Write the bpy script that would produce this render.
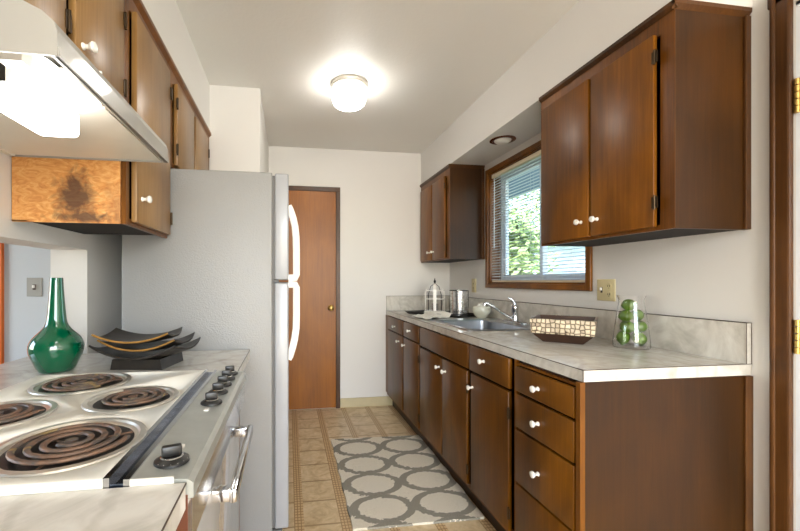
import bpy, bmesh, math, random
from mathutils import Vector, Matrix
random.seed(7)
S = bpy.context.scene
C = S.collection
for o in list(bpy.data.objects): bpy.data.objects.remove(o, do_unlink=True)
PI = math.pi

# ------------------------------------------------------------------ camera
cam = bpy.data.cameras.new('camera'); camo = bpy.data.objects.new('camera', cam); C.objects.link(camo)
TH = math.atan(57/385)
camo.location = (0, 0, 1.197); camo.rotation_euler = (PI/2, 0, -TH)
cam.sensor_width = 36; cam.lens = 36*385/800
cam.shift_x = 54/800; cam.shift_y = 15.5/800
cam.clip_start = .02
S.camera = camo

# ------------------------------------------------------------------ world, sun, lights
W = bpy.data.worlds.new('world'); S.world = W; W.use_nodes = True
nt = W.node_tree; bgn = nt.nodes['Background']
sky = nt.nodes.new('ShaderNodeTexSky'); sky.sky_type = 'NISHITA'; sky.sun_disc = False
sky.sun_elevation = math.radians(48); sky.sun_rotation = math.radians(200)
nt.links.new(sky.outputs[0], bgn.inputs[0]); bgn.inputs[1].default_value = 1.0
sun = bpy.data.lights.new('sun', 'SUN'); suno = bpy.data.objects.new('sun', sun); C.objects.link(suno)
sun.energy = 6.0; sun.angle = .02; sun.color = (1, .95, .86)
suno.rotation_euler = (math.radians(40), 0, math.radians(-62))

def area(name, loc, rot, sx, sy, e, col=(1, 1, 1)):
    l = bpy.data.lights.new(name, 'AREA'); l.shape = 'RECTANGLE'; l.size = sx; l.size_y = sy
    l.energy = e; l.color = col
    o = bpy.data.objects.new(name, l); C.objects.link(o); o.location = loc; o.rotation_euler = rot
    return o
# added area fills with unseen sources: behind the camera and in the next room
area('fill_behind_camera', (.5, -2.75, 1.35), (math.radians(90), 0, 0), 2.0, 2.0, 66, (1, .99, .97))
pl = bpy.data.lights.new('rear_point_fill', 'POINT'); pl.energy = 28; pl.shadow_soft_size = .14; pl.color = (1, .98, .95)  # added point fill to brighten the ceiling; no lamp in view
plo = bpy.data.objects.new('rear_point_fill', pl); C.objects.link(plo); plo.location = (.45, -1.35, 1.95)
area('fill_next_room', (-3.40, 1.2, 1.5), (0, math.radians(-90), 0), 1.3, 1.3, 17, (.86, .93, 1))  # added cool fill for the next room; its window is unseen
S.view_settings.view_transform = 'Standard'; S.view_settings.look = 'None'
S.view_settings.exposure = 0.36; S.view_settings.gamma = 1; S.view_settings.use_curve_mapping = False

# ------------------------------------------------------------------ materials
def lin(c): return tuple((x/255/12.92 if x/255 <= .04045 else ((x/255+.055)/1.055)**2.4) for x in c)
def newmat(name):
    m = bpy.data.materials.new(name); m.use_nodes = True
    return m, m.node_tree, m.node_tree.nodes['Principled BSDF']
def setp(b, rough=.5, metal=0, coat=0, spec=.5):
    b.inputs['Roughness'].default_value = rough; b.inputs['Metallic'].default_value = metal
    b.inputs['Coat Weight'].default_value = coat; b.inputs['Specular IOR Level'].default_value = spec
def noise(nt, vec, scale, detail=3, dist=0, rough=.5):
    n = nt.nodes.new('ShaderNodeTexNoise'); n.inputs['Scale'].default_value = scale
    n.inputs['Detail'].default_value = detail; n.inputs['Distortion'].default_value = dist
    n.inputs['Roughness'].default_value = rough
    nt.links.new(vec, n.inputs['Vector']); return n.outputs['Fac']
def ramp(nt, fac, stops):
    r = nt.nodes.new('ShaderNodeValToRGB'); e = r.color_ramp.elements
    while len(e) < len(stops): e.new(.5)
    for i, (p, c) in enumerate(stops): e[i].position = p; e[i].color = (*c, 1)
    nt.links.new(fac, r.inputs[0]); return r.outputs[0]
def mapping(nt, scale=(1, 1, 1), loc=(0, 0, 0)):
    g = nt.nodes.new('ShaderNodeNewGeometry'); m = nt.nodes.new('ShaderNodeMapping')
    m.inputs['Scale'].default_value = scale; m.inputs['Location'].default_value = loc
    nt.links.new(g.outputs['Position'], m.inputs[0]); return m.outputs[0]
def mixc(nt, fac, a, b, mode='MIX'):
    m = nt.nodes.new('ShaderNodeMix'); m.data_type = 'RGBA'; m.blend_type = mode
    for s, v in ((0, fac), (6, a), (7, b)):
        if hasattr(v, 'links') or hasattr(v, 'is_linked'): nt.links.new(v, m.inputs[s])
        elif isinstance(v, (int, float)): m.inputs[s].default_value = v
        else: m.inputs[s].default_value = (*v, 1)
    return m.outputs[2]
def math_(nt, op, a, b=None, c=None):
    m = nt.nodes.new('ShaderNodeMath'); m.operation = op
    for i, v in enumerate((a, b, c)):
        if v is None: continue
        if isinstance(v, (int, float)): m.inputs[i].default_value = v
        else: nt.links.new(v, m.inputs[i])
    return m.outputs[0]
def bump(nt, b, h, strength=.2, dist=.002):
    n = nt.nodes.new('ShaderNodeBump'); n.inputs['Strength'].default_value = strength
    n.inputs['Distance'].default_value = dist
    nt.links.new(h, n.inputs['Height']); nt.links.new(n.outputs[0], b.inputs['Normal'])
def plain(name, c, rough=.5, metal=0, coat=0, var=.06, scale=9, spec=.5):
    m, nt, b = newmat(name); c = lin(c)
    f = noise(nt, mapping(nt), scale, 4)
    lo = tuple(x*(1-var) for x in c); hi = tuple(min(1, x*(1+var)) for x in c)
    nt.links.new(ramp(nt, f, [(.3, lo), (.7, hi)]), b.inputs['Base Color'])
    setp(b, rough, metal, coat, spec); return m
def wood(name, dark, mid, light, rough=.36, coat=.10, grain=(38, 38, 1.6), blot=3.2, seed=0):
    m, nt, b = newmat(name)
    g = noise(nt, mapping(nt, grain, (seed, seed*2, 0)), 1.6, 5, .6, .6)
    bl = noise(nt, mapping(nt, (1, 1, .55), (seed, 0, seed)), blot, 4, .8)
    fine = noise(nt, mapping(nt, (grain[0]*5, grain[1]*5, grain[2]*3)), 1.5, 2)
    col = ramp(nt, g, [(.25, lin(dark)), (.52, lin(mid)), (.8, lin(light))])
    col2 = mixc(nt, .68, col, ramp(nt, bl, [(.3, lin(dark)), (.55, lin(mid)), (.75, lin(light))]))
    col3 = mixc(nt, .25, col2, ramp(nt, fine, [(.35, (.5, .42, .35)), (.65, (1, 1, 1))]), 'MULTIPLY')
    nt.links.new(col3, b.inputs['Base Color'])
    setp(b, rough, 0, coat); b.inputs['Coat Roughness'].default_value = .3; b.inputs['Specular IOR Level'].default_value = .3
    bump(nt, b, fine, .06, .001)
    return m
def emis(name, c, e):
    m, nt, b = newmat(name); b.inputs['Base Color'].default_value = (*c, 1)
    b.inputs['Emission Color'].default_value = (*c, 1); b.inputs['Emission Strength'].default_value = e
    return m
def glass(name, c=(1, 1, 1), rough=0, ior=1.45):
    m, nt, b = newmat(name); b.inputs['Base Color'].default_value = (*c, 1)
    b.inputs['Transmission Weight'].default_value = 1; b.inputs['IOR'].default_value = ior
    b.inputs['Roughness'].default_value = rough; return m

M = {}
def wallmat(name, c, rough=.75, st=.12):
    m, nt, b = newmat(name); c = lin(c)
    v = mapping(nt); n = noise(nt, v, 60, 4)
    big = noise(nt, v, 1.5, 2)
    nt.links.new(ramp(nt, big, [(.3, tuple(x*.97 for x in c)), (.7, c)]), b.inputs['Base Color'])
    setp(b, rough); bump(nt, b, n, st, .003); return m
M['wall'] = wallmat('wall_paint', (226, 223, 218), .6)
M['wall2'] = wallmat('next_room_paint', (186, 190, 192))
M['ceil'] = wallmat('ceiling_paint', (234, 232, 226), .5, .3)
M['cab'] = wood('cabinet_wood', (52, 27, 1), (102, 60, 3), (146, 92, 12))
M['cabU'] = wood('upper_cabinet_wood', (70, 38, 3), (124, 74, 10), (172, 110, 28), seed=3)
M['cabL'] = wood('left_cabinet_wood_glare', (112, 78, 38), (152, 114, 66), (184, 146, 96), seed=5, rough=.3)  # lightened copy of the cabinet wood; lamp glare put into the colour
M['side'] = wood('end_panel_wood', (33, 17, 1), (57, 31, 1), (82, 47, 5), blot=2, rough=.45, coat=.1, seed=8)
M['frame'] = wood('face_frame_wood', (72, 38, 5), (118, 70, 12), (156, 98, 26), seed=11)
M['case'] = wood('casing_wood', (44, 25, 8), (78, 47, 18), (112, 72, 34), grain=(60, 60, 3), seed=2)
M['door'] = wood('pantry_door_wood', (118, 66, 3), (156, 92, 7), (182, 112, 14), blot=2.2, seed=9, rough=.4, coat=.15)
M['orange'] = wood('orange_door_wood', (196, 92, 30), (222, 112, 42), (236, 132, 60), seed=4)
M['inside'] = plain('cabinet_inside_shade', (20, 12, 8), .8)  # near-black colour carries the shade seen in the door gaps
M['white_pl'] = plain('white_ceramic', (236, 232, 224), .2, coat=.5, var=.02)
M['enamel'] = plain('white_enamel', (230, 226, 214), .42, coat=.1, var=.02)
M['chrome'] = plain('chrome', (205, 206, 208), .12, 1, var=.03)
M['ringm'] = plain('worn_chrome_ring', (214, 210, 200), .3, .8, var=.1, scale=30)
M['steel'] = plain('brushed_steel', (176, 180, 186), .3, 1, var=.08, scale=20)
M['panel'] = plain('satin_control_panel', (176, 178, 172), .34, .55, var=.06, scale=30)
M['gunmetal'] = plain('dark_hinge_metal', (74, 60, 44), .4, .9)
M['brass'] = plain('brass', (190, 158, 92), .3, 1)
M['black'] = plain('black_plastic', (24, 23, 22), .35)
M['blackm'] = plain('black_pan', (22, 20, 20), .35, .3)
M['almond'] = plain('almond_plastic', (206, 192, 148), .4, var=.03)
M['greyplate'] = plain('grey_switch_plate', (150, 148, 140), .4, var=.03)
M['beige'] = plain('beige_vinyl_base', (196, 182, 146), .5)
M['vinyl'] = plain('white_vinyl', (232, 236, 240), .35, var=.02)
M['slat'] = plain('blind_slat_white', (222, 226, 228), .4, var=.02)
M['cream'] = plain('cream_rail', (226, 212, 184), .45, var=.03)
M['glass'] = glass('clear_glass')
def pane_mat():
    m = bpy.data.materials.new('window_glass'); m.use_nodes = True; nt = m.node_tree
    nt.nodes.remove(nt.nodes['Principled BSDF']); out = nt.nodes['Material Output']
    t = nt.nodes.new('ShaderNodeBsdfTransparent'); t.inputs[0].default_value = (.94, .97, .98, 1)
    g = nt.nodes.new('ShaderNodeBsdfGlossy'); g.inputs['Roughness'].default_value = .02
    fr = nt.nodes.new('ShaderNodeFresnel'); fr.inputs[0].default_value = 1.45
    mx = nt.nodes.new('ShaderNodeMixShader')
    gg = nt.nodes.new('ShaderNodeNewGeometry'); inv = math_(nt, 'SUBTRACT', 1, gg.outputs['Backfacing'])
    nt.links.new(math_(nt, 'MULTIPLY', fr.outputs[0], inv), mx.inputs[0]); nt.links.new(t.outputs[0], mx.inputs[1]); nt.links.new(g.outputs[0], mx.inputs[2])
    nt.links.new(mx.outputs[0], out.inputs[0]); return m
M['pane'] = pane_mat()
# laminate
def laminate():
    m, nt, b = newmat('marbled_laminate'); v = mapping(nt)
    a = noise(nt, v, 5.5, 8, 2.2, .62); d = noise(nt, v, 26, 4, .5)
    w = nt.nodes.new('ShaderNodeTexWave'); w.inputs['Scale'].default_value = 2.2; w.inputs['Distortion'].default_value = 14
    w.inputs['Detail'].default_value = 5; nt.links.new(v, w.inputs['Vector'])
    c = ramp(nt, a, [(.3, lin((184, 179, 168))), (.5, lin((206, 201, 191))), (.72, lin((220, 217, 208)))])
    vein = ramp(nt, w.outputs['Fac'], [(.0, (.80, .79, .77)), (.12, (1, 1, 1)), (1, (1, 1, 1))])
    c2 = mixc(nt, .6, c, vein, 'MULTIPLY')
    c3 = mixc(nt, .3, c2, ramp(nt, d, [(.3, (.85, .85, .85)), (.7, (1, 1, 1))]), 'MULTIPLY')
    nt.links.new(c3, b.inputs['Base Color']); setp(b, .27, 0, .15); return m
M['lam'] = laminate()
M['seam'] = plain('laminate_seam', (70, 56, 44), .5)
# fridge texture
def fridge_mat():
    m, nt, b = newmat('pebbled_white_steel'); v = mapping(nt)
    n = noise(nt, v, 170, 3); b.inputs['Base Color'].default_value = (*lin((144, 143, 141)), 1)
    setp(b, .36, 0, 0, .5); bump(nt, b, n, .5, .003); return m
M['fridge'] = fridge_mat()
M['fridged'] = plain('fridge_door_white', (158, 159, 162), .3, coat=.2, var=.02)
M['grey'] = plain('grey_gasket', (104, 102, 100), .6)
# floor vinyl: tile field with basket bands
def floor_mat():
    m, nt, b = newmat('vinyl_tile_floor'); g = nt.nodes.new('ShaderNodeNewGeometry')
    sx = nt.nodes.new('ShaderNodeSeparateXYZ'); nt.links.new(g.outputs['Position'], sx.inputs[0])
    X, Y = sx.outputs[0], sx.outputs[1]
    px = .228
    fx = math_(nt, 'FRACT', math_(nt, 'DIVIDE', math_(nt, 'ADD', X, 10*px-.05+.024), px))
    band = math_(nt, 'LESS_THAN', fx, .21)
    py = .2085
    fy = math_(nt, 'FRACT', math_(nt, 'DIVIDE', math_(nt, 'ADD', Y, 20*py-3.347+.004), py))
    line = math_(nt, 'LESS_THAN', fy, .055)
    # small weave inside the band
    by = math_(nt, 'FRACT', math_(nt, 'DIVIDE', math_(nt, 'ADD', Y, 5), .024))
    bx = math_(nt, 'FRACT', math_(nt, 'DIVIDE', fx, .07))
    wv = math_(nt, 'MAXIMUM', math_(nt, 'LESS_THAN', by, .22), math_(nt, 'LESS_THAN', bx, .25))
    v = mapping(nt)
    n = noise(nt, v, 9, 6, 1.2, .65); n2 = noise(nt, v, 45, 3)
    tile = ramp(nt, n, [(.3, lin((186, 158, 118))), (.5, lin((214, 190, 150))), (.72, lin((230, 210, 176)))])
    tile = mixc(nt, .35, tile, ramp(nt, n2, [(.3, (.72, .7, .66)), (.65, (1, 1, 1))]), 'MULTIPLY')
    bandc = mixc(nt, wv, lin((206, 176, 132)), lin((152, 118, 76)))
    ln = mixc(nt, math_(nt, 'MULTIPLY', line, .75), tile, lin((150, 120, 82)))
    c = mixc(nt, band, ln, bandc)
    nt.links.new(c, b.inputs['Base Color']); setp(b, .38, 0, .1); return m
M['floor'] = floor_mat()
# rug
def rug_mat():
    m, nt, b = newmat('trellis_rug'); g = nt.nodes.new('ShaderNodeNewGeometry')
    n = nt.nodes.new('ShaderNodeTexNoise'); n.inputs['Scale'].default_value = 55
    nt.links.new(g.outputs['Position'], n.inputs['Vector'])
    sx = nt.nodes.new('ShaderNodeSeparateXYZ'); nt.links.new(g.outputs['Position'], sx.inputs[0])
    j = math_(nt, 'MULTIPLY', math_(nt, 'SUBTRACT', n.outputs['Fac'], .5), .034)
    X = math_(nt, 'ADD', sx.outputs[0], j); Y = math_(nt, 'ADD', sx.outputs[1], j)
    def cell(V, c, p):
        f = math_(nt, 'FRACT', math_(nt, 'DIVIDE', math_(nt, 'ADD', V, 10*p-c+p/2), p))
        return math_(nt, 'ABSOLUTE', math_(nt, 'MULTIPLY', math_(nt, 'SUBTRACT', f, .5), 2))
    a = cell(X, .485, .336); c = cell(Y, 2.69, .243)
    r = math_(nt, 'SQRT', math_(nt, 'ADD', math_(nt, 'POWER', a, 2), math_(nt, 'POWER', c, 2)))
    ring = math_(nt, 'MULTIPLY', math_(nt, 'GREATER_THAN', r, .77), math_(nt, 'LESS_THAN', r, 1.04))
    pile = noise(nt, g.outputs['Position'], 260, 2)
    cr = ramp(nt, pile, [(.3, lin((208, 199, 180))), (.7, lin((236, 229, 212)))])
    gr = ramp(nt, pile, [(.3, lin((128, 124, 112))), (.7, lin((166, 160, 147)))])
    nt.links.new(mixc(nt, ring, cr, gr), b.inputs['Base Color']); setp(b, .95, 0, 0, .1)
    bump(nt, b, pile, .5, .004); return m
M['rug'] = rug_mat()
# smoke-stained raw plywood
def stained():
    m, nt, b = newmat('raw_plywood_smoke_stained')
    v = mapping(nt, (1, 1, 1)); 
    g = noise(nt, mapping(nt, (14, 1, 30)), 1.3, 5, 2.5, .6)
    c = ramp(nt, g, [(.3, lin((196, 120, 54))), (.5, lin((222, 156, 86))), (.75, lin((240, 190, 124)))])
    geo = nt.nodes.new('ShaderNodeNewGeometry')
    def blob(loc, sc, lo, hi):
        mp = nt.nodes.new('ShaderNodeMapping'); mp.inputs['Scale'].default_value = sc
        mp.inputs['Location'].default_value = tuple(-l*s for l, s in zip(loc, sc))
        nt.links.new(geo.outputs['Position'], mp.inputs[0])
        ln = nt.nodes.new('ShaderNodeVectorMath'); ln.operation = 'LENGTH'; nt.links.new(mp.outputs[0], ln.inputs[0])
        d = math_(nt, 'ADD', ln.outputs['Value'], math_(nt, 'MULTIPLY', math_(nt, 'SUBTRACT', noise(nt, v, 28, 5, 1.5), .5), 1.5))
        mr = nt.nodes.new('ShaderNodeMapRange'); mr.inputs[1].default_value = lo; mr.inputs[2].default_value = hi
        mr.inputs[3].default_value = 1; mr.inputs[4].default_value = 0; nt.links.new(d, mr.inputs[0]); return mr.outputs[0]
    s1 = blob((-.645, 1.28, 1.455), (19, 1, 13), .45, 1.25)
    s2 = blob((-.625, 1.28, 1.393), (11, 1, 50), .4, 1.15)
    s3 = blob((-.52, 1.28, 1.42), (20, 1, 12), .2, 1.2)
    c = mixc(nt, math_(nt, 'MULTIPLY', s3, .45), c, lin((120, 84, 56)))
    c = mixc(nt, math_(nt, 'MULTIPLY', math_(nt, 'MAXIMUM', s1, s2), .85), c, lin((66, 46, 40)))
    nt.links.new(c, b.inputs['Base Color']); setp(b, .5, 0, .05); return m
M['stain'] = stained()
def coil_mat():
    m, nt, b = newmat('heat_worn_coil'); v = mapping(nt)
    n = noise(nt, v, 16, 3, 1)
    nt.links.new(ramp(nt, n, [(.25, lin((70, 64, 60))), (.45, lin((128, 98, 78))), (.62, lin((92, 84, 78))), (.78, lin((190, 156, 80)))]), b.inputs['Base Color'])
    setp(b, .5, .35); return m
M['coil'] = coil_mat()
def round_pattern():
    m, nt, b = newmat('capiz_disc_mosaic'); tc = nt.nodes.new('ShaderNodeTexCoord')
    vo = nt.nodes.new('ShaderNodeTexVoronoi'); vo.inputs['Scale'].default_value = 52; vo.inputs['Randomness'].default_value = .4; vo.feature = 'DISTANCE_TO_EDGE'
    vc = nt.nodes.new('ShaderNodeTexVoronoi'); vc.inputs['Scale'].default_value = 52; vc.inputs['Randomness'].default_value = .4
    nt.links.new(tc.outputs['Object'], vc.inputs['Vector'])
    nt.links.new(tc.outputs['Object'], vo.inputs['Vector'])
    c = ramp(nt, vo.outputs['Distance'], [(.0, lin((70, 52, 34))), (.05, lin((90, 68, 44))), (.12, lin((190, 168, 130))), (.3, lin((212, 196, 164))), (1, lin((220, 206, 176)))])
    bwn = nt.nodes.new('ShaderNodeRGBToBW'); nt.links.new(vc.outputs['Color'], bwn.inputs[0])
    c2 = mixc(nt, .45, c, bwn.outputs[0], 'OVERLAY')
    hs = nt.nodes.new('ShaderNodeHueSaturation'); hs.inputs['Saturation'].default_value = .8
    nt.links.new(c2, hs.inputs['Color'])
    nt.links.new(hs.outputs[0], b.inputs['Base Color']); setp(b, .3, 0, .4); return m
M['mosaic'] = round_pattern()
M['dkwood'] = plain('dark_stained_wood', (62, 38, 24), .35, coat=.2, var=.2)
M['lime'] = plain('lime_peel', (86, 122, 14), .35, coat=.2, var=.25, scale=40)
M['green'] = plain('green_glazed_ceramic', (0, 84, 54), .07, coat=1, var=.18, scale=6)
M['platedk'] = plain('dark_bronze_lacquer', (40, 35, 30), .42, .1, coat=.15, var=.35, scale=30)
M['gold'] = plain('gold_rim', (186, 142, 76), .35, .7, var=.15, scale=40)
M['mesh'] = plain('aluminium_filter_mesh', (170, 165, 152), .5, .5, var=.5, scale=500)
M['hood'] = plain('hood_enamel_shaded', (160, 157, 150), .3, coat=.3, var=.02)  # white hood painted grey for the shade on its near side
M['navy'] = plain('dark_chrome_groove', (96, 108, 130), .15, 1, var=.5, scale=25)
M['oven'] = plain('oven_door_gloss', (196, 192, 188), .14, .35, coat=.6, var=.05)
M['browns'] = plain('brown_side_panel', (96, 52, 32), .4)
M['cloth'] = plain('white_cloth', (232, 228, 216), .9, var=.03)
M['bowlw'] = plain('pale_ceramic', (226, 226, 208), .25, coat=.4, var=.04)
M['lampglass'] = emis('lit_opal_glass', (1, .97, .92), 16)
M['hoodlens'] = emis('lit_hood_lens', (1, .97, .92), 8)
M['canbulb'] = plain('frosted_bulb', (232, 228, 218), .35, var=.02)
M['lampring'] = plain('lamp_ring_metal', (205, 200, 190), .35, .6)
M['mercury'] = plain('mercury_glass', (226, 226, 224), .22, .8, var=.25, scale=45)
M['canrim'] = plain('copper_reflector', (120, 70, 46), .25, .8)
M['leaf'] = plain('tree_leaves', (158, 178, 110), .6, var=.5, scale=3)
M['bark'] = plain('tree_bark', (92, 74, 58), .9)
M['siding'] = plain('pale_lap_siding', (222, 228, 238), .7)
M['grass'] = plain('lawn', (108, 128, 72), .95, var=.3)
M['conc'] = plain('patio_concrete', (178, 174, 166), .9)
M['eave'] = plain('blue_grey_eave_paint', (128, 152, 172), .7)
M['shingle'] = plain('roof_shingles', (96, 94, 96), .9, var=.3, scale=30)

# ------------------------------------------------------------------ mesh helpers (build in world coordinates)
def box(bm, x0, x1, y0, y1, z0, z1, bev=0, seg=2):
    b2 = bmesh.new()
    r = bmesh.ops.create_cube(b2, size=1)
    for v in b2.verts:
        v.co = Vector(((x0+x1)/2+v.co.x*(x1-x0), (y0+y1)/2+v.co.y*(y1-y0), (z0+z1)/2+v.co.z*(z1-z0)))
    if bev: bmesh.ops.bevel(b2, geom=b2.edges[:], offset=bev, segments=seg, profile=.5, affect='EDGES')
    merge(bm, b2); return bm
def merge(bm, b2, mat=None):
    me = bpy.data.meshes.new('tmp'); b2.to_mesh(me); b2.free()
    if mat is not None: me.transform(mat)
    bm.from_mesh(me); bpy.data.meshes.remove(me)
def B(*a, **k): return box(bmesh.new(), *a, **k)
def Bs(*boxes):
    bm = bmesh.new()
    for b in boxes: box(bm, *b)
    return bm
def lathe(bm, prof, c, seg=32, axis='z', close=False):
    """prof: list of (r, h); rotates around the axis through c"""
    rings = []
    for r, h in prof:
        ring = []
        for i in range(seg):
            a = 2*PI*i/seg; u, v = r*math.cos(a), r*math.sin(a)
            p = {'z': (u, v, h), 'x': (h, u, v), 'y': (u, h, v)}[axis]
            ring.append(bm.verts.new((c[0]+p[0], c[1]+p[1], c[2]+p[2])))
        rings.append(ring)
    for a, b in zip(rings, rings[1:]):
        for i in range(seg):
            bm.faces.new((a[i], a[(i+1) % seg], b[(i+1) % seg], b[i]))
    if close:
        for i in range(seg):
            bm.faces.new((rings[-1][i], rings[-1][(i+1) % seg], rings[0][(i+1) % seg], rings[0][i]))
    else:
        for ring in (rings[0], rings[-1]):
            if (ring[0].co-ring[seg//2].co).length > 1e-5:
                try: bm.faces.new(ring)
                except ValueError: pass
    bmesh.ops.remove_doubles(bm, verts=bm.verts[:], dist=1e-6)
    bmesh.ops.recalc_face_normals(bm, faces=bm.faces[:])
    return bm
def tube(bm, pts, r, seg=10, cap=True, sq=1.0):
    pts = [Vector(p) for p in pts]; rings = []
    up = Vector((0, 0, 1)); prev = None
    for i, p in enumerate(pts):
        t = (pts[min(i+1, len(pts)-1)]-pts[max(i-1, 0)]).normalized()
        n = (prev - t*prev.dot(t)) if prev else (up.cross(t) if abs(t.z) < .95 else Vector((1, 0, 0)).cross(t))
        if n.length < 1e-6: n = t.orthogonal()
        n.normalize(); prev = n; bnm = t.cross(n)
        rr = r[i] if isinstance(r, (list, tuple)) else r
        rings.append([bm.verts.new(p+n*rr*math.cos(2*PI*k/seg)+bnm*rr*sq*math.sin(2*PI*k/seg)) for k in range(seg)])
    for a, b in zip(rings, rings[1:]):
        for k in range(seg): bm.faces.new((a[k], a[(k+1) % seg], b[(k+1) % seg], b[k]))
    if cap: bm.faces.new(rings[0]); bm.faces.new(rings[-1])
    bmesh.ops.recalc_face_normals(bm, faces=bm.faces[:]); return bm
def prism(bm, poly, axis, a, b):
    """poly of 2D points extruded along axis between a and b"""
    def P(u, v, w): return {'x': (w, u, v), 'y': (u, w, v), 'z': (u, v, w)}[axis]
    A = [bm.verts.new(P(u, v, a)) for u, v in poly]; D = [bm.verts.new(P(u, v, b)) for u, v in poly]
    bm.faces.new(A); bm.faces.new(D[::-1]); n = len(poly)
    for i in range(n): bm.faces.new((A[i], D[i], D[(i+1) % n], A[(i+1) % n]))
    bmesh.ops.recalc_face_normals(bm, faces=bm.faces[:]); return bm

def thing(name, label, cat, loc=(0, 0, 0), group=None, rot=0):
    o = bpy.data.objects.new(name, None); C.objects.link(o); o.location = loc; o.rotation_euler = (0, 0, rot)
    o['label'] = label; o['category'] = cat; o.empty_display_size = .1
    if group: o['group'] = group
    return o
def root_of(o):
    while o.parent: o = o.parent
    return o
def obj(name, bm, m, parent=None, smooth=False, label=None, local=False):
    me = bpy.data.meshes.new(name)
    bmesh.ops.recalc_face_normals(bm, faces=bm.faces[:])
    bm.to_mesh(me); bm.free(); me.materials.append(M[m])
    o = bpy.data.objects.new(name, me); C.objects.link(o)
    if parent:
        o.parent = parent; r = root_of(parent)
        if not local: me.transform(Matrix.Translation(-Vector(r.location)))
    if smooth:
        me.polygons.foreach_set('use_smooth', [True]*len(me.polygons))
        try: me.set_sharp_from_angle(angle=math.radians(38))
        except Exception: pass
    if label: o['label'] = label
    return o
def tag(o, label, cat, group=None):
    """mesh-only thing: move the origin to its base centre"""
    o['label'] = label; o['category'] = cat
    if group: o['group'] = group
    me = o.data; xs = [v.co for v in me.vertices]
    c = Vector(((min(v.x for v in xs)+max(v.x for v in xs))/2, (min(v.y for v in xs)+max(v.y for v in xs))/2, min(v.z for v in xs)))
    me.transform(Matrix.Translation(-c)); o.location = c; return o
def struct(name, bm, m, parent=None):
    o = obj(name, bm, m, parent)
    if not parent: o['kind'] = 'structure'
    return o
def sthing(name, loc=(0, 0, 0)):
    o = bpy.data.objects.new(name, None); C.objects.link(o); o.location = loc; o['kind'] = 'structure'; return o

# ------------------------------------------------------------------ SETTING
XW, XL, YF, YB, ZC = 1.568, -.82, 3.61, -2.6, 2.44
struct('floor', B(-3.6, 1.72, YB-.1, YF+.12, -.1, 0), 'floor')
struct('ceiling', B(-3.6, 1.72, YB-.1, YF+.12, ZC, ZC+.1), 'ceil')
# right wall with window and exterior door holes
WY0, WY1, WZ0, WZ1 = 1.832, 2.852, 1.176, 2.045
DY0, DY1, DZ1 = .13, .985, 2.07
struct('wall_right', Bs((XW, 1.72, YB-.1, DY0, 0, ZC), (XW, 1.72, DY0, DY1, DZ1, ZC), (XW, 1.72, DY1, WY0, 0, ZC),
       (XW, 1.72, WY0, WY1, 0, WZ0), (XW, 1.72, WY0, WY1, WZ1, ZC), (XW, 1.72, WY1, YF+.12, 0, ZC)), 'wall')
struct('wall_far', B(-.96, XW, YF, YF+.12, 0, ZC), 'wall')
struct('wall_left', Bs((-.957, XL, 1.72, YF, 0, ZC), (-.957, XL, -.6, 1.72, 1.325, ZC), (-.957, XL, -.6, 1.72, 0, .86),
       (-.957, XL, YB, -.6, 0, ZC)), 'wall')
struct('wall_fridge_recess', B(XL, -.185, 2.54, YF, 0, ZC), 'wall')
struct('wall_back', Bs((-3.6, -.55, YB-.1, YB, 0, ZC), (1.5, XW, YB-.1, YB, 0, ZC), (-.55, 1.5, YB-.1, YB, 2.3, ZC), (-.55, 1.5, YB-.1, YB, 0, .12)), 'wall')
struct('trim_soffit_right', B(1.275, XW, 1.098, YF, 2.132, ZC), 'wall')
struct('trim_soffit_left', B(XL, -.497, YB, 2.54, 2.132, ZC), 'wall')
struct('wall_next_room', B(-3.5, -.957, 2.6, 2.7, 0, ZC), 'wall2')
struct('wall_next_room_left', Bs((-3.6, -3.5, YB, .5, 0, ZC), (-3.6, -3.5, 1.9, 2.7, 0, ZC), (-3.6, -3.5, .5, 1.9, 0, .8), (-3.6, -3.5, .5, 1.9, 2.2, ZC)), 'wall2')
struct('baseboard_far', B(.479, .99, YF-.012, YF, 0, .088, .003), 'beige')
struct('baseboard_fridge_recess', B(-.185, -.173, 2.54, YF, 0, .088, .003), 'beige')

# pantry door
d = sthing('door_1', (.15, YF, 0))
bm = bmesh.new()
for b in ((-.183, -.143, YF-.022, YF, 0, 2.035), (.437, .477, YF-.022, YF, 0, 2.035), (-.183, .477, YF-.022, YF, 2.035, 2.078)): box(bm, *b, bev=.003)
obj('door_casing', bm, 'case', d)
sl = obj('door_slab', B(-.143, .437, YF-.014, YF-.001, .006, 2.035, .002), 'door', d)
bm = bmesh.new(); lathe(bm, [(.0, 0), (.027, 0), (.03, -.006), (.012, -.012), (.011, -.028), (.022, -.034), (.027, -.045), (.024, -.056), (.012, -.062), (0, -.063)], (.388, YF-.014, .945), 24, 'y')
obj('door_knob', bm, 'brass', sl, True)
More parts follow.
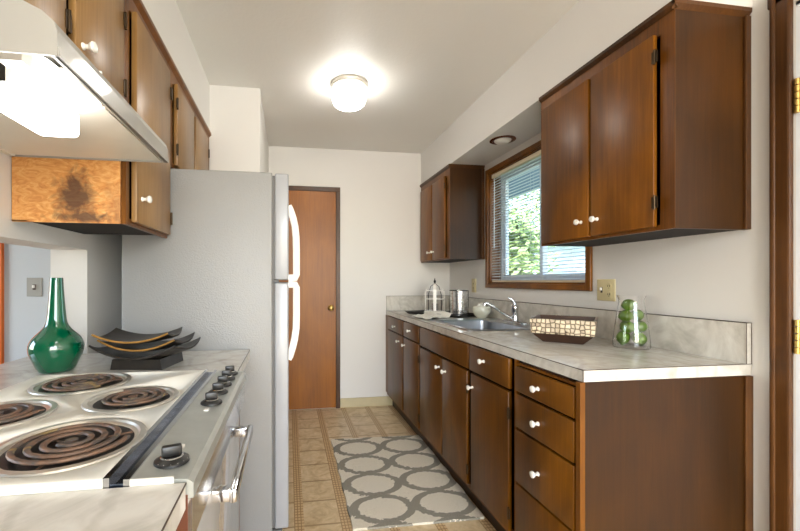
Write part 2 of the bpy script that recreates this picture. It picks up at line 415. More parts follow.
# exterior door in the right wall, close to the camera
d = sthing('door_2', (XW, .55, 0))
bm = bmesh.new()
for b in ((XW-.02, XW, DY1+.003, DY1+.052, 0, DZ1+.07), (XW-.02, XW, DY0-.07, DY0-.012, 0, DZ1+.07), (XW-.02, XW, DY0-.07, DY1+.062, DZ1+.012, DZ1+.07)): box(bm, *b, bev=.006)
box(bm, XW-.026, XW, DY1+.038, DY1+.052, 0, DZ1+.07, bev=.005)
obj('door_casing', bm, 'case', d)
obj('door_jamb', Bs((XW, 1.71, DY1-.012, DY1, 0, DZ1), (XW, 1.71, DY0, DY0+.012, 0, DZ1), (XW, 1.71, DY0, DY1, DZ1-.012, DZ1)), 'vinyl', d)
sl = obj('door_slab', B(XW+.004, XW+.045, DY0+.014, DY1-.013, .01, DZ1-.014, .002), 'vinyl', d)
for z in (.25, .97, 1.72):
    bm = bmesh.new(); 
    for k in range(5): lathe(bm, [(0, 0), (.0075, .001), (.0075, .020), (0, .021)], (XW-.005, DY1-.006, z+k*.0215), 14)
    box(bm, XW+.001, XW+.004, DY1-.034, DY1-.001, z, z+.107)
    obj('door_hinge', bm, 'brass', sl, True)
bm = bmesh.new(); lathe(bm, [(.0, 0), (.03, 0), (.03, -.008), (.012, -.014), (.012, -.04), (.028, -.05), (.028, -.07), (0, -.076)], (XW+.004, .2, .95), 20, 'x')
obj('door_knob', bm, 'brass', sl, True)
# orange door in the next room
d = sthing('door_3', (-2.1, 2.6, 0))
obj('door_casing', Bs((-1.76, -1.70, 2.575, 2.6, 0, 2.09), (-2.60, -2.54, 2.575, 2.6, 0, 2.09), (-2.54, -1.76, 2.575, 2.6, 2.03, 2.09)), 'orange', d)
sl = obj('door_slab', B(-2.54, -1.76, 2.585, 2.599, .01, 2.03), 'orange', d)
bm = bmesh.new(); lathe(bm, [(0, 0), (.025, -.003), (.011, -.012), (.011, -.03), (.026, -.04), (.02, -.058), (0, -.06)], (-2.46, 2.585, .95), 18, 'y'); obj('door_knob', bm, 'brass', sl, True)

# kitchen window
w = sthing('window_1', (1.6, 2.34, WZ0))
bm = bmesh.new()
for b in ((XW-.016, XW, WY0-.034, WY0+.002, WZ0-.032, WZ1+.032), (XW-.016, XW, WY1-.002, WY1+.034, WZ0-.032, WZ1+.032),
          (XW-.016, XW, WY0, WY1, WZ1-.002, WZ1+.032), (XW-.016, XW, WY0, WY1, WZ0-.032, WZ0+.002)): box(bm, *b, bev=.003)
obj('window_casing', bm, 'frame', w)
obj('window_jamb', Bs((XW, 1.66, WY0, WY0+.012, WZ0, WZ1), (XW, 1.66, WY1-.012, WY1, WZ0, WZ1), (XW, 1.66, WY0+.012, WY1-.012, WZ0, WZ0+.012), (XW, 1.66, WY0+.012, WY1-.012, WZ1-.012, WZ1)), 'frame', w)
y0, y1, z0, z1 = WY0+.001, WY1-.001, WZ0+.001, WZ1-.001
fr = obj('window_frame', Bs((1.66, 1.715, y0, y0+.035, z0, z1), (1.66, 1.715, y1-.035, y1, z0, z1), (1.66, 1.715, y0+.035, y1-.035, z0, z0+.035), (1.66, 1.715, y0+.035, y1-.035, z1-.035, z1)), 'vinyl', w)
ym = 2.36
for a, b, x in ((y0+.035, ym+.02, 1.69), (ym-.02, y1-.035, 1.668)):
    s = obj('sash', Bs((x, x+.02, a, a+.032, z0+.035, z1-.035), (x, x+.02, b-.032, b, z0+.035, z1-.035), (x, x+.02, a+.032, b-.032, z0+.035, z0+.067), (x, x+.02, a+.032, b-.032, z1-.067, z1-.035)), 'vinyl', w)
    obj('pane', B(x+.008, x+.012, a+.032, b-.032, z0+.067, z1-.067), 'pane', s)

# ------------------------------------------------------------------ OUTSIDE
struct('ground_lawn', B(1.72, 26, -12, 30, -.32, -.3), 'grass')
struct('patio_slab', B(1.72, 4.0, 0, 6, -.30, -.18), 'conc')
eb = bmesh.new(); prism(eb, [(1.72, 2.52), (2.75, 2.24), (2.75, 2.36), (1.72, 2.66)], 'y', -1, 7)
e = thing('roof_eave', 'blue-grey painted eave overhanging outside the kitchen window', 'eave', (2.2, 3, 2.3))
obj('soffit_board', eb, 'eave', e)
obj('gutter', B(2.75, 2.85, -1, 7, 2.25, 2.36, .01), 'vinyl', e)
h = thing('neighbour_house', 'pale blue-grey lap-sided house seen through the right part of the window', 'house', (10.5, 12.4, -.3))
bm = bmesh.new()
for k in range(17):
    z = -.3+k*.17
    prism(bm, [(8.4, z), (8.43, z), (8.5, z+.17), (8.4, z+.172)][::1] if False else [(9.02, z), (9.0, z+.17), (9.2, z+.17), (9.2, z)], 'y', 9.4, 15.4)
obj('siding_wall', bm, 'siding', h)
bm = bmesh.new(); prism(bm, [(8.6, 2.5), (8.6, 2.62), (12.5, 4.0), (12.5, 3.85)], 'y', 9.1, 15.7); obj('roof', bm, 'shingle', h)
wn = obj('window_trim', Bs((8.94, 9.0, 12.9, 13.0, .9, 2.1), (8.94, 9.0, 13.9, 14.0, .9, 2.1), (8.94, 9.0, 13.0, 13.9, 2.0, 2.1), (8.94, 9.0, 13.0, 13.9, .9, 1.0)), 'vinyl', h)
obj('window_pane', B(8.96, 8.98, 13.0, 13.9, 1.0, 2.0), 'pane', wn)
def tree(x, y, ht, r, n, label, sc=1):
    t = thing('garden_tree', label, 'tree', (x, y, -.3), 'trees beyond the window')
    bm = bmesh.new(); tube(bm, [(x, y, -.3), (x+.04, y, ht*.3), (x, y+.05, ht*.62)], [.12, .09, .05], 9)
    for k in range(9):
        a = k*2.4; tube(bm, [(x+.02, y, ht*(.25+.03*k)), (x+r*.6*math.cos(a), y+r*.6*math.sin(a), ht*(.5+.03*k))], [.045, .012], 6)
    obj('trunk', bm, 'bark', t)
    bm = bmesh.new()
    cl = [(x+r*.75*random.uniform(-1, 1), y+r*.75*random.uniform(-1, 1), ht*random.uniform(.3, .98)) for _ in range(22)]
    for i in range(n):
        c = random.choice(cl); q = Vector((random.gauss(0, .33*r), random.gauss(0, .33*r), random.gauss(0, .26*r)))
        p = Vector(c)+q; s = random.uniform(.06, .12)*sc
        u = Vector((random.uniform(-1, 1), random.uniform(-1, 1), random.uniform(-.6, .6))).normalized(); v = u.orthogonal().normalized()
        bm.faces.new([bm.verts.new(p+u*s), bm.verts.new(p+v*s*.5), bm.verts.new(p-u*s), bm.verts.new(p-v*s*.5)])
    o = obj('foliage', bm, 'leaf', t); return t
tree(6.6, 10.9, 4.6, 1.15, 2600, 'leafy yellow-green tree seen through the middle of the window blind')
tree(4.05, 6.9, 2.3, .6, 2200, 'low green tree seen through the left sash of the window')

# ------------------------------------------------------------------ helpers for cabinets
def knob_bm(c, sgn, axis='x', s=1.0):
    p = [(0, 0), (.0085, 0), (.0085, .002), (.0055, .006), (.0058, .013), (.0105, .018), (.0130, .023), (.0115, .028), (.006, .0305), (0, .031)]
    return lathe(bmesh.new(), [(r*s, h*s*sgn) for r, h in p], c, 18, axis)
def hinge_bm(x, y, z, sgn):
    bm = bmesh.new(); lathe(bm, [(0, 0), (.004, 0), (.004, .05), (0, .05)], (x, y, z-.025), 10)
    box(bm, min(x, x-sgn*.003), max(x, x-sgn*.003), y-.011, y+.011, z-.02, z+.02); return bm
def front(parent, kind, xf, t, y0, y1, z0, z1, mat, knob=None, hinges=(), hy=None, sgn=-1):
    """a door or drawer slab; xf = outer face, sgn = outward direction along x"""
    a, b = sorted((xf, xf-sgn*t))
    o = obj(kind, B(a, b, y0, y1, z0, z1, .003, seg=2), mat, parent, True)
    if hy is None: hinges = ()
    if knob: obj('knob', knob_bm((xf, knob[0], knob[1]), sgn), 'white_pl', o, True, label='white ceramic knob')
    for z in hinges: obj('hinge', hinge_bm(xf+sgn*.002, hy, z, sgn), 'gunmetal', o)
    return o
def carcass(parent, x0, x1, y0, y1, z0, z1, mat, open_side, t=.016, top=True):
    """hollow case open towards the room (open_side -1: low x, +1: high x)"""
    bx = [(x0, x1, y0, y0+t, z0, z1), (x0, x1, y1-t, y1, z0, z1), (x0, x1, y0+t, y1-t, z0, z0+t)]
    if top: bx.append((x0, x1, y0+t, y1-t, z1-t, z1))
    bx.append((x1-t, x1, y0+t, y1-t, z0+t, z1-t) if open_side < 0 else (x0, x0+t, y0+t, y1-t, z0+t, z1-t))
    return obj('case', Bs(*bx), mat, parent)

# ------------------------------------------------------------------ RIGHT BASE CABINETS
XF = .915
CB = XW-.002
def base_cab(y0, y1, label, near=False):
    t = thing('base_cabinet', label, 'cabinet', (1.25, (y0+y1)/2, 0), 'base cabinets on the right')
    carcass(t, .945, CB, y0+.0008, y1-.0008, .11, .872, 'inside', -1, top=False)
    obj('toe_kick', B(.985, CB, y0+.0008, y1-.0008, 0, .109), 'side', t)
    return t
# A: four drawers
t = base_cab(1.122, 1.487, 'nearest right base cabinet, a stack of four drawers with dark end panel')
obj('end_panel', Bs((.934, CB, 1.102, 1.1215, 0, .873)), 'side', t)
obj('scribe_trim', B(XW-.032, CB, 1.094, 1.1015, 0, .873, .002), 'case', t)
obj('face_frame', Bs((.930, .9445, 1.1218, 1.124, .0, .873), (.930, .9445, 1.470, 1.486, .11, .873), (.930, .9445, 1.124, 1.466, .853, .862), (.930, .9445, 1.124, 1.466, .11, .135)), 'frame', t)
obj('end_stile', B(.916, .9335, 1.102, 1.1215, 0, .873), 'frame', t)
for k, (a, b) in enumerate(((.748, .850), (.602, .741), (.380, .595), (.140, .373))):
    front(t, 'drawer', XF, .015, 1.130, 1.458, a+.001, b-.001, 'cab', (1.31, (.796, .667, .480, .25)[k]))
obj('cutting_board', B(.936, 1.40, 1.17, 1.44, .8625, .8700, .002), 'dkwood', t, label='pull-out board edge in the slot under the counter')
# B: drawer over door
t = base_cab(1.487, 1.870, 'right base cabinet with one drawer over one door, beside the four-drawer stack')
front(t, 'drawer', XF, .018, 1.504, 1.862, .742, .868, 'cab', (1.712, .815))
front(t, 'door', XF, .018, 1.508, 1.848, .140, .729, 'cab', (1.828, .660), (.64, .22), 1.503)
obj('face_frame', Bs((.938, .9445, 1.4878, 1.494, .11, .873), (.934, .9445, 1.4878, 1.8692, .11, .138)), 'frame', t)
# C: sink base
t = base_cab(1.870, 2.636, 'wide right base cabinet under the sink, two tall doors below a plain panel')
front(t, 'false_drawer_front', XF, .018, 1.878, 2.620, .742, .868, 'cab')
front(t, 'door', XF, .018, 1.890, 2.215, .140, .729, 'cab', (2.165, .661), (.64, .22), 1.884)
front(t, 'door', XF, .018, 2.221, 2.618, .140, .729, 'cab', (2.262, .667), (.64, .22), 2.624)
obj('face_frame', Bs((.934, .9445, 1.872, 2.634, .11, .138)), 'frame', t)
# D: pair of narrow doors and drawers
t = base_cab(2.636, YF-.002, 'farthest right base cabinet, two small drawers over two narrow doors by the far wall')
front(t, 'drawer', XF, .018, 2.650, 3.010, .752, .868, 'cab', (2.840, .815))
front(t, 'drawer', XF, .018, 3.042, 3.500, .752, .868, 'cab', (3.26, .80))
front(t, 'door', XF, .018, 2.650, 3.010, .140, .742, 'cab', (2.975, .684), (.64, .22), 2.645)
front(t, 'door', XF, .018, 3.042, 3.500, .140, .742, 'cab', (3.137, .690), (.64, .22), None)
obj('face_frame', Bs((.934, .9445, 2.6378, YF-.004, .11, .138), (.920, .9445, 3.506, YF-.004, .138, .873)), 'frame', t)

# countertop, right
SX0, SX1, SY0, SY1 = 1.03, 1.47, 2.06, 2.66
t = thing('countertop', 'long marbled beige laminate countertop over the right base cabinets, holding the sink', 'countertop', (1.25, 2.3, .875))
CT0, CT1, YN = .875, .914, 1.100
obj('worktop', Bs((.900+.025, CB, YN, SY0, CT0, CT1), (.925, CB, SY1, YF-.002, CT0, CT1), (.925, SX0, SY0, SY1, CT0, CT1), (SX1, CB, SY0, SY1, CT0, CT1)), 'lam', t)
obj('edge_seam', Bs((.9235, .925, YN, YF-.004, CT1-.002, CT1+.0004), (.9235, CB, YN-.0015, YN, CT1-.002, CT1+.0004), (.9235, .9255, YN-.0015, YN, CT0, CT1)), 'seam', t)
obj('backsplash', Bs((XW-.022, CB, YN, YF-.003, CT1, 1.052), (.925, XW-.022, YF-.022, YF-.003, CT1, 1.052)), 'lam', t)
obj('backsplash_trim', Bs((XW-.023, CB, YN, YF-.003, 1.052, 1.0545), (.925, XW-.022, YF-.023, YF-.003, 1.052, 1.0545), (XW-.024, XW-.022, YN-.001, YN, CT1, 1.0545), (XW-.004, XW-.002, YN-.001, YN, CT1, 1.0545)), 'seam', t)

# sink
t = thing('kitchen_sink', 'stainless steel drop-in sink set in the right countertop below the window', 'sink', (1.25, 2.36, .914))
bm = bmesh.new()
def rrect(cx, cy, hx, hy, r, z, n=6):
    out = []
    for qx, qy, a0 in ((1, 1, 0), (-1, 1, 90), (-1, -1, 180), (1, -1, 270)):
        for k in range(n+1):
            a = math.radians(a0+90*k/n); out.append((cx+qx*(hx-r)+r*math.cos(a), cy+qy*(hy-r)+r*math.sin(a), z))
    return out
def loft(bm, loops, cap_end=False, cap_start=False):
    R = [[bm.verts.new(p) for p in l] for l in loops]
    for a, b in zip(R, R[1:]):
        n = len(a)
        for i in range(n): bm.faces.new((a[i], a[(i+1) % n], b[(i+1) % n], b[i]))
    if cap_end: bm.faces.new(R[-1])
    if cap_start: bm.faces.new(R[0])
    return bm
cx, cy = 1.265, 2.365
bx, by = 1.225, 2.345
loft(bm, [rrect(cx, cy, .265, .325, .03, .9145), rrect(cx, cy, .262, .322, .03, .921), rrect(cx, cy, .252, .312, .03, .921), rrect(bx, by, .190, .271, .05, .919), rrect(bx, by, .184, .265, .05, .912)])
obj('sink_rim', bm, 'steel', t, True)
bm = bmesh.new()
loft(bm, [rrect(bx, by, .184, .265, .05, .912), rrect(bx, by, .176, .257, .05, .78), rrect(bx, by, .14, .221, .05, .755)], True)
ba = obj('sink_basin', bm, 'steel', t, True)
bm = bmesh.new(); lathe(bm, [(.045, .7555), (.042, .759), (.03, .758), (.012, .756), (0, .756)], (bx, by, 0), 24); obj('drain', bm, 'chrome', ba, True)
# faucet
fx, fy = 1.480, 2.36
t = thing('kitchen_faucet', 'chrome single-lever faucet standing behind the sink basin', 'faucet', (fx, fy, .921))
bm = bmesh.new(); loft(bm, [rrect(fx, fy, .026, .125, .025, .9213), rrect(fx, fy, .026, .125, .025, .928), rrect(fx, fy, .018, .115, .018, .934)], True, True); obj('base_plate', bm, 'chrome', t, True)
bm = bmesh.new(); lathe(bm, [(0, .93), (.026, .93), (.025, .945), (.021, .96), (.021, 1.0), (.0235, 1.01), (.024, 1.03), (.018, 1.042), (0, 1.046)], (fx, fy, 0), 24); obj('body', bm, 'chrome', t, True)
bm = bmesh.new(); tube(bm, [(fx-.012, fy, .945), (fx-.05, fy+.009, .966), (1.34, 2.39, 1.030), (1.308, 2.40, 1.048), (1.293, 2.405, 1.048), (1.288, 2.406, 1.033)], [.010, .009, .008, .009, .0105, .0105], 12); obj('spout', bm, 'chrome', t, True)
bm = bmesh.new(); tube(bm, [(fx, fy, 1.035), (fx-.004, fy, 1.055), (fx-.014, fy+.004, 1.074), (fx-.04, fy+.012, 1.086)], [.014, .011, .008, .006], 10); obj('lever_handle', bm, 'chrome', t, True)

# ------------------------------------------------------------------ RIGHT UPPER CABINETS
XU = 1.275
def upper_right(y0, y1, label, doors, near_trim=True):
    t = thing('wall_cabinet', label, 'cabinet', (1.42, (y0+y1)/2, 1.375), 'wall cabinets on the right')
    carcass(t, XU+.014, CB, y0+.013, y1, 1.376, 2.1315, 'inside', -1)
    obj('end_panel', B(XU+.0005, CB, y0, y0+.0125, 1.374, 2.1315), 'side', t)
    fb = [(XU, XU+.0135, y0+.0127, doors[0][0]-.010, 1.374, 2.1315), (XU, XU+.0135, doors[-1][1]+.008, y1, 1.374, 2.1315)]
    fb += [(XU, XU+.0135, doors[0][0]-.010, doors[-1][1]+.008, 2.05, 2.1315), (XU, XU+.0135, doors[0][0]-.010, doors[-1][1]+.008, 1.374, 1.392)]
    obj('face_frame', Bs(*fb), 'frame', t)
    obj('stile_edge', B(XU-.0015, XU+.0004, y0, y0+.0125, 1.374, 2.1315), 'frame', t)
    bm = bmesh.new()
    prism(bm, [(XU-.002, 2.105), (XU-.014, 2.118), (XU-.014, 2.1315), (XU-.002, 2.1315)], 'y', y0-.010, y1)
    prism(bm, [(y0, 2.105), (y0-.012, 2.118), (y0-.012, 2.1315), (y0, 2.1315)], 'x', XU-.014, CB)
    obj('crown_trim', bm, 'case', t)
    obj('scribe_trim', B(XW-.024, CB, y0-.010, y0-.0005, 1.374, 2.105, .002), 'case', t)
    for (a, b, ky, hy) in doors:
        front(t, 'door', XU-.018, .0165, a, b, 1.386, 2.057, 'cabU', (ky, 1.452), (1.47, 1.975), hy)
    return t
upper_right(1.110, 1.800, 'large wall cabinet with two doors at the upper right, near the window', [(1.172, 1.455, 1.420, 1.166), (1.468, 1.778, 1.508, None)])
upper_right(2.926, YF-.002, 'small far wall cabinet in the corner left of the window', [(3.000, 3.272, 3.235, 2.994), (3.292, 3.575, 3.335, None)])

# ------------------------------------------------------------------ RECESSED LIGHT, CEILING LIGHT
t = thing('recessed_light', 'recessed can light in the soffit above the window', 'light', (1.400, 2.37, 2.132))
bm = bmesh.new(); lathe(bm, [(.055, 2.1315), (.082, 2.1315), (.082, 2.128), (.070, 2.124), (.055, 2.127)], (1.400, 2.37, 0), 32, close=True); obj('trim_ring', bm, 'canrim', t, True)
bm = bmesh.new(); lathe(bm, [(0, 2.1312), (.054, 2.1312), (.052, 2.122), (.042, 2.113), (.02, 2.108), (0, 2.107)], (1.400, 2.37, 0), 32); obj('bulb', bm, 'canbulb', t, True)
lx, ly = .375, 2.40
t = thing('ceiling_light', 'round white glass ceiling light glowing over the kitchen aisle', 'light', (lx, ly, 2.44))
bm = bmesh.new(); lathe(bm, [(0, 2.4395), (.112, 2.4395), (.114, 2.428), (.110, 2.420), (.112, 2.412), (.106, 2.408), (0, 2.408)], (lx, ly, 0), 40); obj('canopy_ring', bm, 'lampring', t, True)
bm = bmesh.new(); lathe(bm, [(0, 2.407), (.098, 2.407), (.106, 2.395), (.109, 2.37), (.108, 2.345), (.098, 2.315), (.078, 2.300), (.04, 2.293), (0, 2.291)], (lx, ly, 0), 40); obj('glass_shade', bm, 'lampglass', t, True)

# ------------------------------------------------------------------ WALL PLATES
def plate(y0, y1, z0, z1, label, gangs, mat='almond'):
    t = thing('outlet_plate', label, 'outlet', (XW, (y0+y1)/2, (z0+z1)/2))
    obj('cover_plate', B(XW-.006, XW-.0002, y0, y1, z0, z1, .0025), mat, t, True)
    for kind, y in gangs:
        zc = (z0+z1)/2
        if kind == 's':
            obj('toggle_switch', Bs((XW-.016, XW-.006, y-.004, y+.004, zc-.002, zc+.012)), 'white_pl', t)
            obj('slot', B(XW-.0065, XW-.0058, y-.006, y+.006, zc-.014, zc+.014), 'seam', t)
        else:
            for dz in (-.02, .02):
                bm = bmesh.new(); lathe(bm, [(0, -.0062), (.014, -.0062), (.014, -.0085), (0, -.0085)], (XW, y, zc+dz), 20, 'x'); s = obj('socket', bm, mat, t)
                obj('slots', Bs((XW-.0092, XW-.0084, y-.007, y-.004, zc+dz-.005, zc+dz+.005), (XW-.0092, XW-.0084, y+.004, y+.007, zc+dz-.004, zc+dz+.004), (XW-.0092, XW-.0084, y-.002, y+.002, zc+dz-.011, zc+dz-.008)), 'black', s)
plate(1.655, 1.765, 1.098, 1.206, 'almond double wall plate with a switch and a two-socket outlet, right of the window', [('s', 1.735), ('o', 1.688)])
plate(3.060, 3.135, 1.100, 1.216, 'narrow almond outlet plate between the far wall cabinet and the window', [('o', 3.098)])
t = thing('light_switch', 'grey light switch plate on the wall seen through the pass-through', 'switch', (-1.535, 2.6, 1.16))
obj('cover_plate', B(-1.575, -1.49, 2.594, 2.5998, 1.103, 1.217, .002), 'greyplate', t)
obj('toggle_switch', B(-1.537, -1.528, 2.580, 2.594, 1.155, 1.172), 'white_pl', t)
obj('slot', B(-1.541, -1.524, 2.5925, 2.5942, 1.143, 1.177), 'seam', t)

# ------------------------------------------------------------------ WINDOW BLIND
t = thing('window_blind', 'white aluminium mini blind lowered in the kitchen window', 'blind', (1.60, 2.34, WZ0+.012))
ya, yb = WY0+.016, WY1-.016
obj('headrail', B(1.580, 1.606, ya, yb, WZ1-.042, WZ1-.013, .003), 'cream', t)
obj('bottom_rail', B(1.583, 1.603, ya, yb, WZ0+.0125, WZ0+.026, .004), 'cream', t)
sm = bmesh.new()
pr = [(-.0125, -.0030), (-.006, -.0004), (0, .0006), (.006, -.0002), (.0125, -.0022)]
tops = [sm.verts.new((x, ya, z)) for x, z in pr]; tope = [sm.verts.new((x, yb, z)) for x, z in pr]
bots = [sm.verts.new((x, ya, z-.0006)) for x, z in pr]; bote = [sm.verts.new((x, yb, z-.0006)) for x, z in pr]
for i in range(4):
    sm.faces.new((tops[i], tops[i+1], tope[i+1], tope[i])); sm.faces.new((bots[i], bote[i], bote[i+1], bots[i+1]))
for a, b in ((0, 0), (4, 4)): sm.faces.new((tops[a], tope[a], bote[a], bots[a]))
s0 = obj('slat', sm, 'slat', t, True); me = s0.data; me.transform(Matrix.Translation((t.location.x, 0, t.location.z)))
me.transform(Matrix.Rotation(math.radians(-6), 4, 'Y'))
n = 38; zb = WZ0+.035; zt = WZ1-.052
for k in range(n):
    s = s0 if k == 0 else s0.copy()
    if k: C.objects.link(s); s.parent = t
    s.location = (-.007, 0, zb+(zt-zb)*k/(n-1)-t.location.z)
for y in (ya+.12, (ya+yb)/2, yb-.12):
    bm = bmesh.new()
    for x in (1.581, 1.605): tube(bm, [(x, y, WZ0+.02), (x, y, WZ1-.03)], .0007, 5)
    obj('ladder_cord', bm, 'slat', t)
bm = bmesh.new(); tube(bm, [(1.576, yb-.05, WZ1-.05), (1.574, yb-.05, 1.45)], .0035, 8); obj('tilt_wand', bm, 'vinyl', t, True)

# ------------------------------------------------------------------ LEFT COUNTER + CABINETS
ZL = .905; RY0, RY1 = .586, 1.268
t = thing('countertop', 'marbled beige laminate counter around the range and through the left wall opening', 'countertop', (-.55, .9, .866))
obj('worktop', Bs((-1.0, -.148, -.58, RY0-.001, ZL-.038, ZL), (-1.0, -.742, RY0-.001, RY1+.002, ZL-.038, ZL), (-1.0, -.165, RY1+.002, 1.684, ZL-.038, ZL)), 'lam', t)
obj('edge_seam', B(-.148, -.1465, -.58, RY0-.001, ZL-.002, ZL+.0004), 'seam', t)
obj('edge_seam', B(-.165, -.1635, RY1+.002, 1.684, ZL-.002, ZL+.0004), 'seam', t)
# near base cabinet
def base_left(y0, y1, label, x1=-.190):
    t = thing('base_cabinet', label, 'cabinet', (-.5, (y0+y1)/2, 0))
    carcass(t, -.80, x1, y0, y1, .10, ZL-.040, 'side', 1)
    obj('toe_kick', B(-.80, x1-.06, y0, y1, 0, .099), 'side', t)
    front(t, 'drawer', x1+.018, .0175, y0+.012, y1-.012, .735, .858, 'cab', ((y0+y1)/2, .80), sgn=1)
    front(t, 'door', x1+.018, .0175, y0+.012, y1-.012, .13, .727, 'cab', (y0+.05, .66), (.64, .22), y1-.008, sgn=1)
base_left(-.05, .580, 'brown wooden base cabinet under the counter corner in the near left foreground')
base_left(1.278, 1.680, 'narrow base cabinet between the range and the refrigerator', -.235)

# ------------------------------------------------------------------ RANGE
t = thing('electric_range', 'white electric range with four coil burners and front chrome control panel', 'range', (-.44, .93, 0))
obj('body', B(-.735, -.172, RY0+.008, RY1-.008, .02, .872, .002), 'browns', t)
obj('side_trim', B(-.1715, -.146, RY0+.003, RY0+.020, .08, .885), 'browns', t)
obj('side_trim', B(-.1715, -.156, RY1-.020, RY1-.003, .08, .813), 'browns', t)
zt = .917
HC = [(-.372, .728, .1175, .089), (-.368, .982, .1025, .073), (-.560, 1.150, .1175, .089), (-.600, .898, .1025, .073)]
bm = bmesh.new()
# cooktop plate with real holes: grid cells cut by boolean
box(bm, -.738, -.258, RY0+.001, RY1, .873, zt, .004, 3)
top = obj('cooktop', bm, 'enamel', t, True, label='white enamel cooktop')
cbm = bmesh.new()
for (x, y, r, rc) in HC: lathe(cbm, [(0, .880), (r-.006, .880), (r-.006, .95), (0, .95)], (x, y, 0), 48)
cut = obj('cut', cbm, 'enamel', t)
md = top.modifiers.new('b', 'BOOLEAN'); md.object = cut; md.solver = 'EXACT'
dg = bpy.context.evaluated_depsgraph_get(); dg.update()
nm = bpy.data.meshes.new_from_object(top.evaluated_get(dg)); top.modifiers.clear(); top.data = nm
bpy.data.objects.remove(cut, do_unlink=True)
for (x, y, r, rc) in HC:
    b = bmesh.new(); lathe(b, [(r, zt+.0003), (r-.002, zt+.003), (r-.012, zt+.0035), (r-.018, zt-.004), (r-.022, zt-.004), (r-.016, zt-.0005)], (x, y, 0), 56, close=True)
    ring = obj('burner_ring', b, 'ringm', top, True, label='chrome trim ring')
    b = bmesh.new(); lathe(b, [(r-.015, zt-.004), (r-.022, zt-.012), (r-.045, zt-.028), (.02, zt-.031), (0, zt-.031)], (x, y, 0), 48); obj('drip_pan', b, 'blackm', top, True)
    turns = 3.35 if rc > .08 else 2.7
    pts = []; N = int(turns*30); a0 = random.uniform(0, 6)
    for k in range(N+1):
        q = k/N; a = a0+q*turns*2*PI; rr = .020+(rc-.020)*q; pts.append((x+rr*math.cos(a), y+rr*math.sin(a), zt+.0045))
    a = a0+turns*2*PI
    b = bmesh.new(); tube(b, pts, .0054, 8, sq=.62)
    for s in range(3):
        aa = s*2*PI/3+.5
        tube(b, [(x, y, zt-.003), (x+(rc+.004)*math.cos(aa), y+(rc+.004)*math.sin(aa), zt-.003)], .0022, 5)
    lathe(b, [(0, zt-.002), (.010, zt-.002), (.010, zt+.006), (0, zt+.007)], (x, y, 0), 14)
    obj('burner_coil', b, 'coil', top, True, label='heat-worn spiral heating coil')
obj('front_groove', Bs((-.2535, -.230, RY0+.002, RY1, .900, .909)), 'navy', t, label='dark mirror-like groove strip')
obj('groove_trim', Bs((-.2330, -.2245, RY0+.001, RY1, .895, .915), (-.2600, -.2515, RY0+.001, RY1, .9, .9185)), 'chrome', t)
bm = bmesh.new()
prism(bm, [(-.2242, .880), (-.2242, .913), (-.146, .908), (-.138, .902), (-.138, .880)], 'y', RY0+.004, RY1-.002)
pn = obj('control_panel', bm, 'panel', t, label='brushed chrome control panel')
obj('panel_end_cap', B(-.2242, -.165, RY0+.0005, RY0+.0035, .885, .914), 'enamel', t)
obj('panel_fascia', B(-.155, -.140, RY0+.004, RY1-.004, .815, .8798), 'chrome', t)
def range_knob(x, y, r, ang):
    zz = .9105+(-.18-x)*.06
    b = bmesh.new(); lathe(b, [(0, zz), (r, zz), (r*.98, zz+.004), (r*.72, zz+.008), (r*.66, zz+.009), (0, zz+.009)], (x, y, 0), 32)
    k = obj('control_knob', b, 'black', pn, True)
    b = bmesh.new(); lathe(b, [(r*.66, zz+.0092), (r*.58, zz+.0105), (r*.52, zz+.0095)], (x, y, 0), 32, close=True); obj('chrome_ring', b, 'chrome', pn, True)
    b = bmesh.new(); box(b, -r*.56, r*.56, -r*.24, r*.24, 0, .017, .003)
    b.transform(Matrix.Translation((x, y, zz+.009)) @ Matrix.Rotation(ang, 4, 'Z')); obj('knob_grip', b, 'black', pn, True)
range_knob(-.184, .645, .0265, .35)
for yy in (.940, 1.024, 1.096, 1.162, 1.224): range_knob(-.180, yy, .0245, .25)
b = bmesh.new()
for k in range(11):
    a = -2.2+k*.42; b2 = bmesh.new(); box(b2, .0195, .0245, -.0007, .0007, .9148, .9158); merge(b, b2, Matrix.Translation((-.184, .645, 0)) @ Matrix.Rotation(a, 4, 'Z'))
obj('dial_marks', b, 'white_pl', pn, label='pale tick marks round the oven dial')
obj('indicator_light', Bs((-.186, -.176, .885, .900, .9085, .9125)), 'white_pl', pn, label='small white indicator lens')
obj('dial_mark', Bs((-.187, -.180, .687, .708, .909, .9118)), 'white_pl', pn)
od = obj('oven_door', B(-.171, -.155, RY0+.022, RY1-.022, .22, .806, .003), 'oven', t, True, label='glossy oven door')
obj('door_edge_trim', B(-.171, -.144, RY0+.022, RY1-.022, .805, .814, .001), 'enamel', t)
bm = bmesh.new()
for yy in (.815, 1.145):
    box(bm, -.155, -.118, yy-.012, yy+.012, .750, .775, .003)
box(bm, -.120, -.104, .800, 1.160, .748, .777, .005)
obj('oven_handle', bm, 'chrome', od, True, label='chrome oven handle')
obj('storage_drawer', B(-.171, -.157, RY0+.022, RY1-.022, .06, .21, .003), 'enamel', t, True)

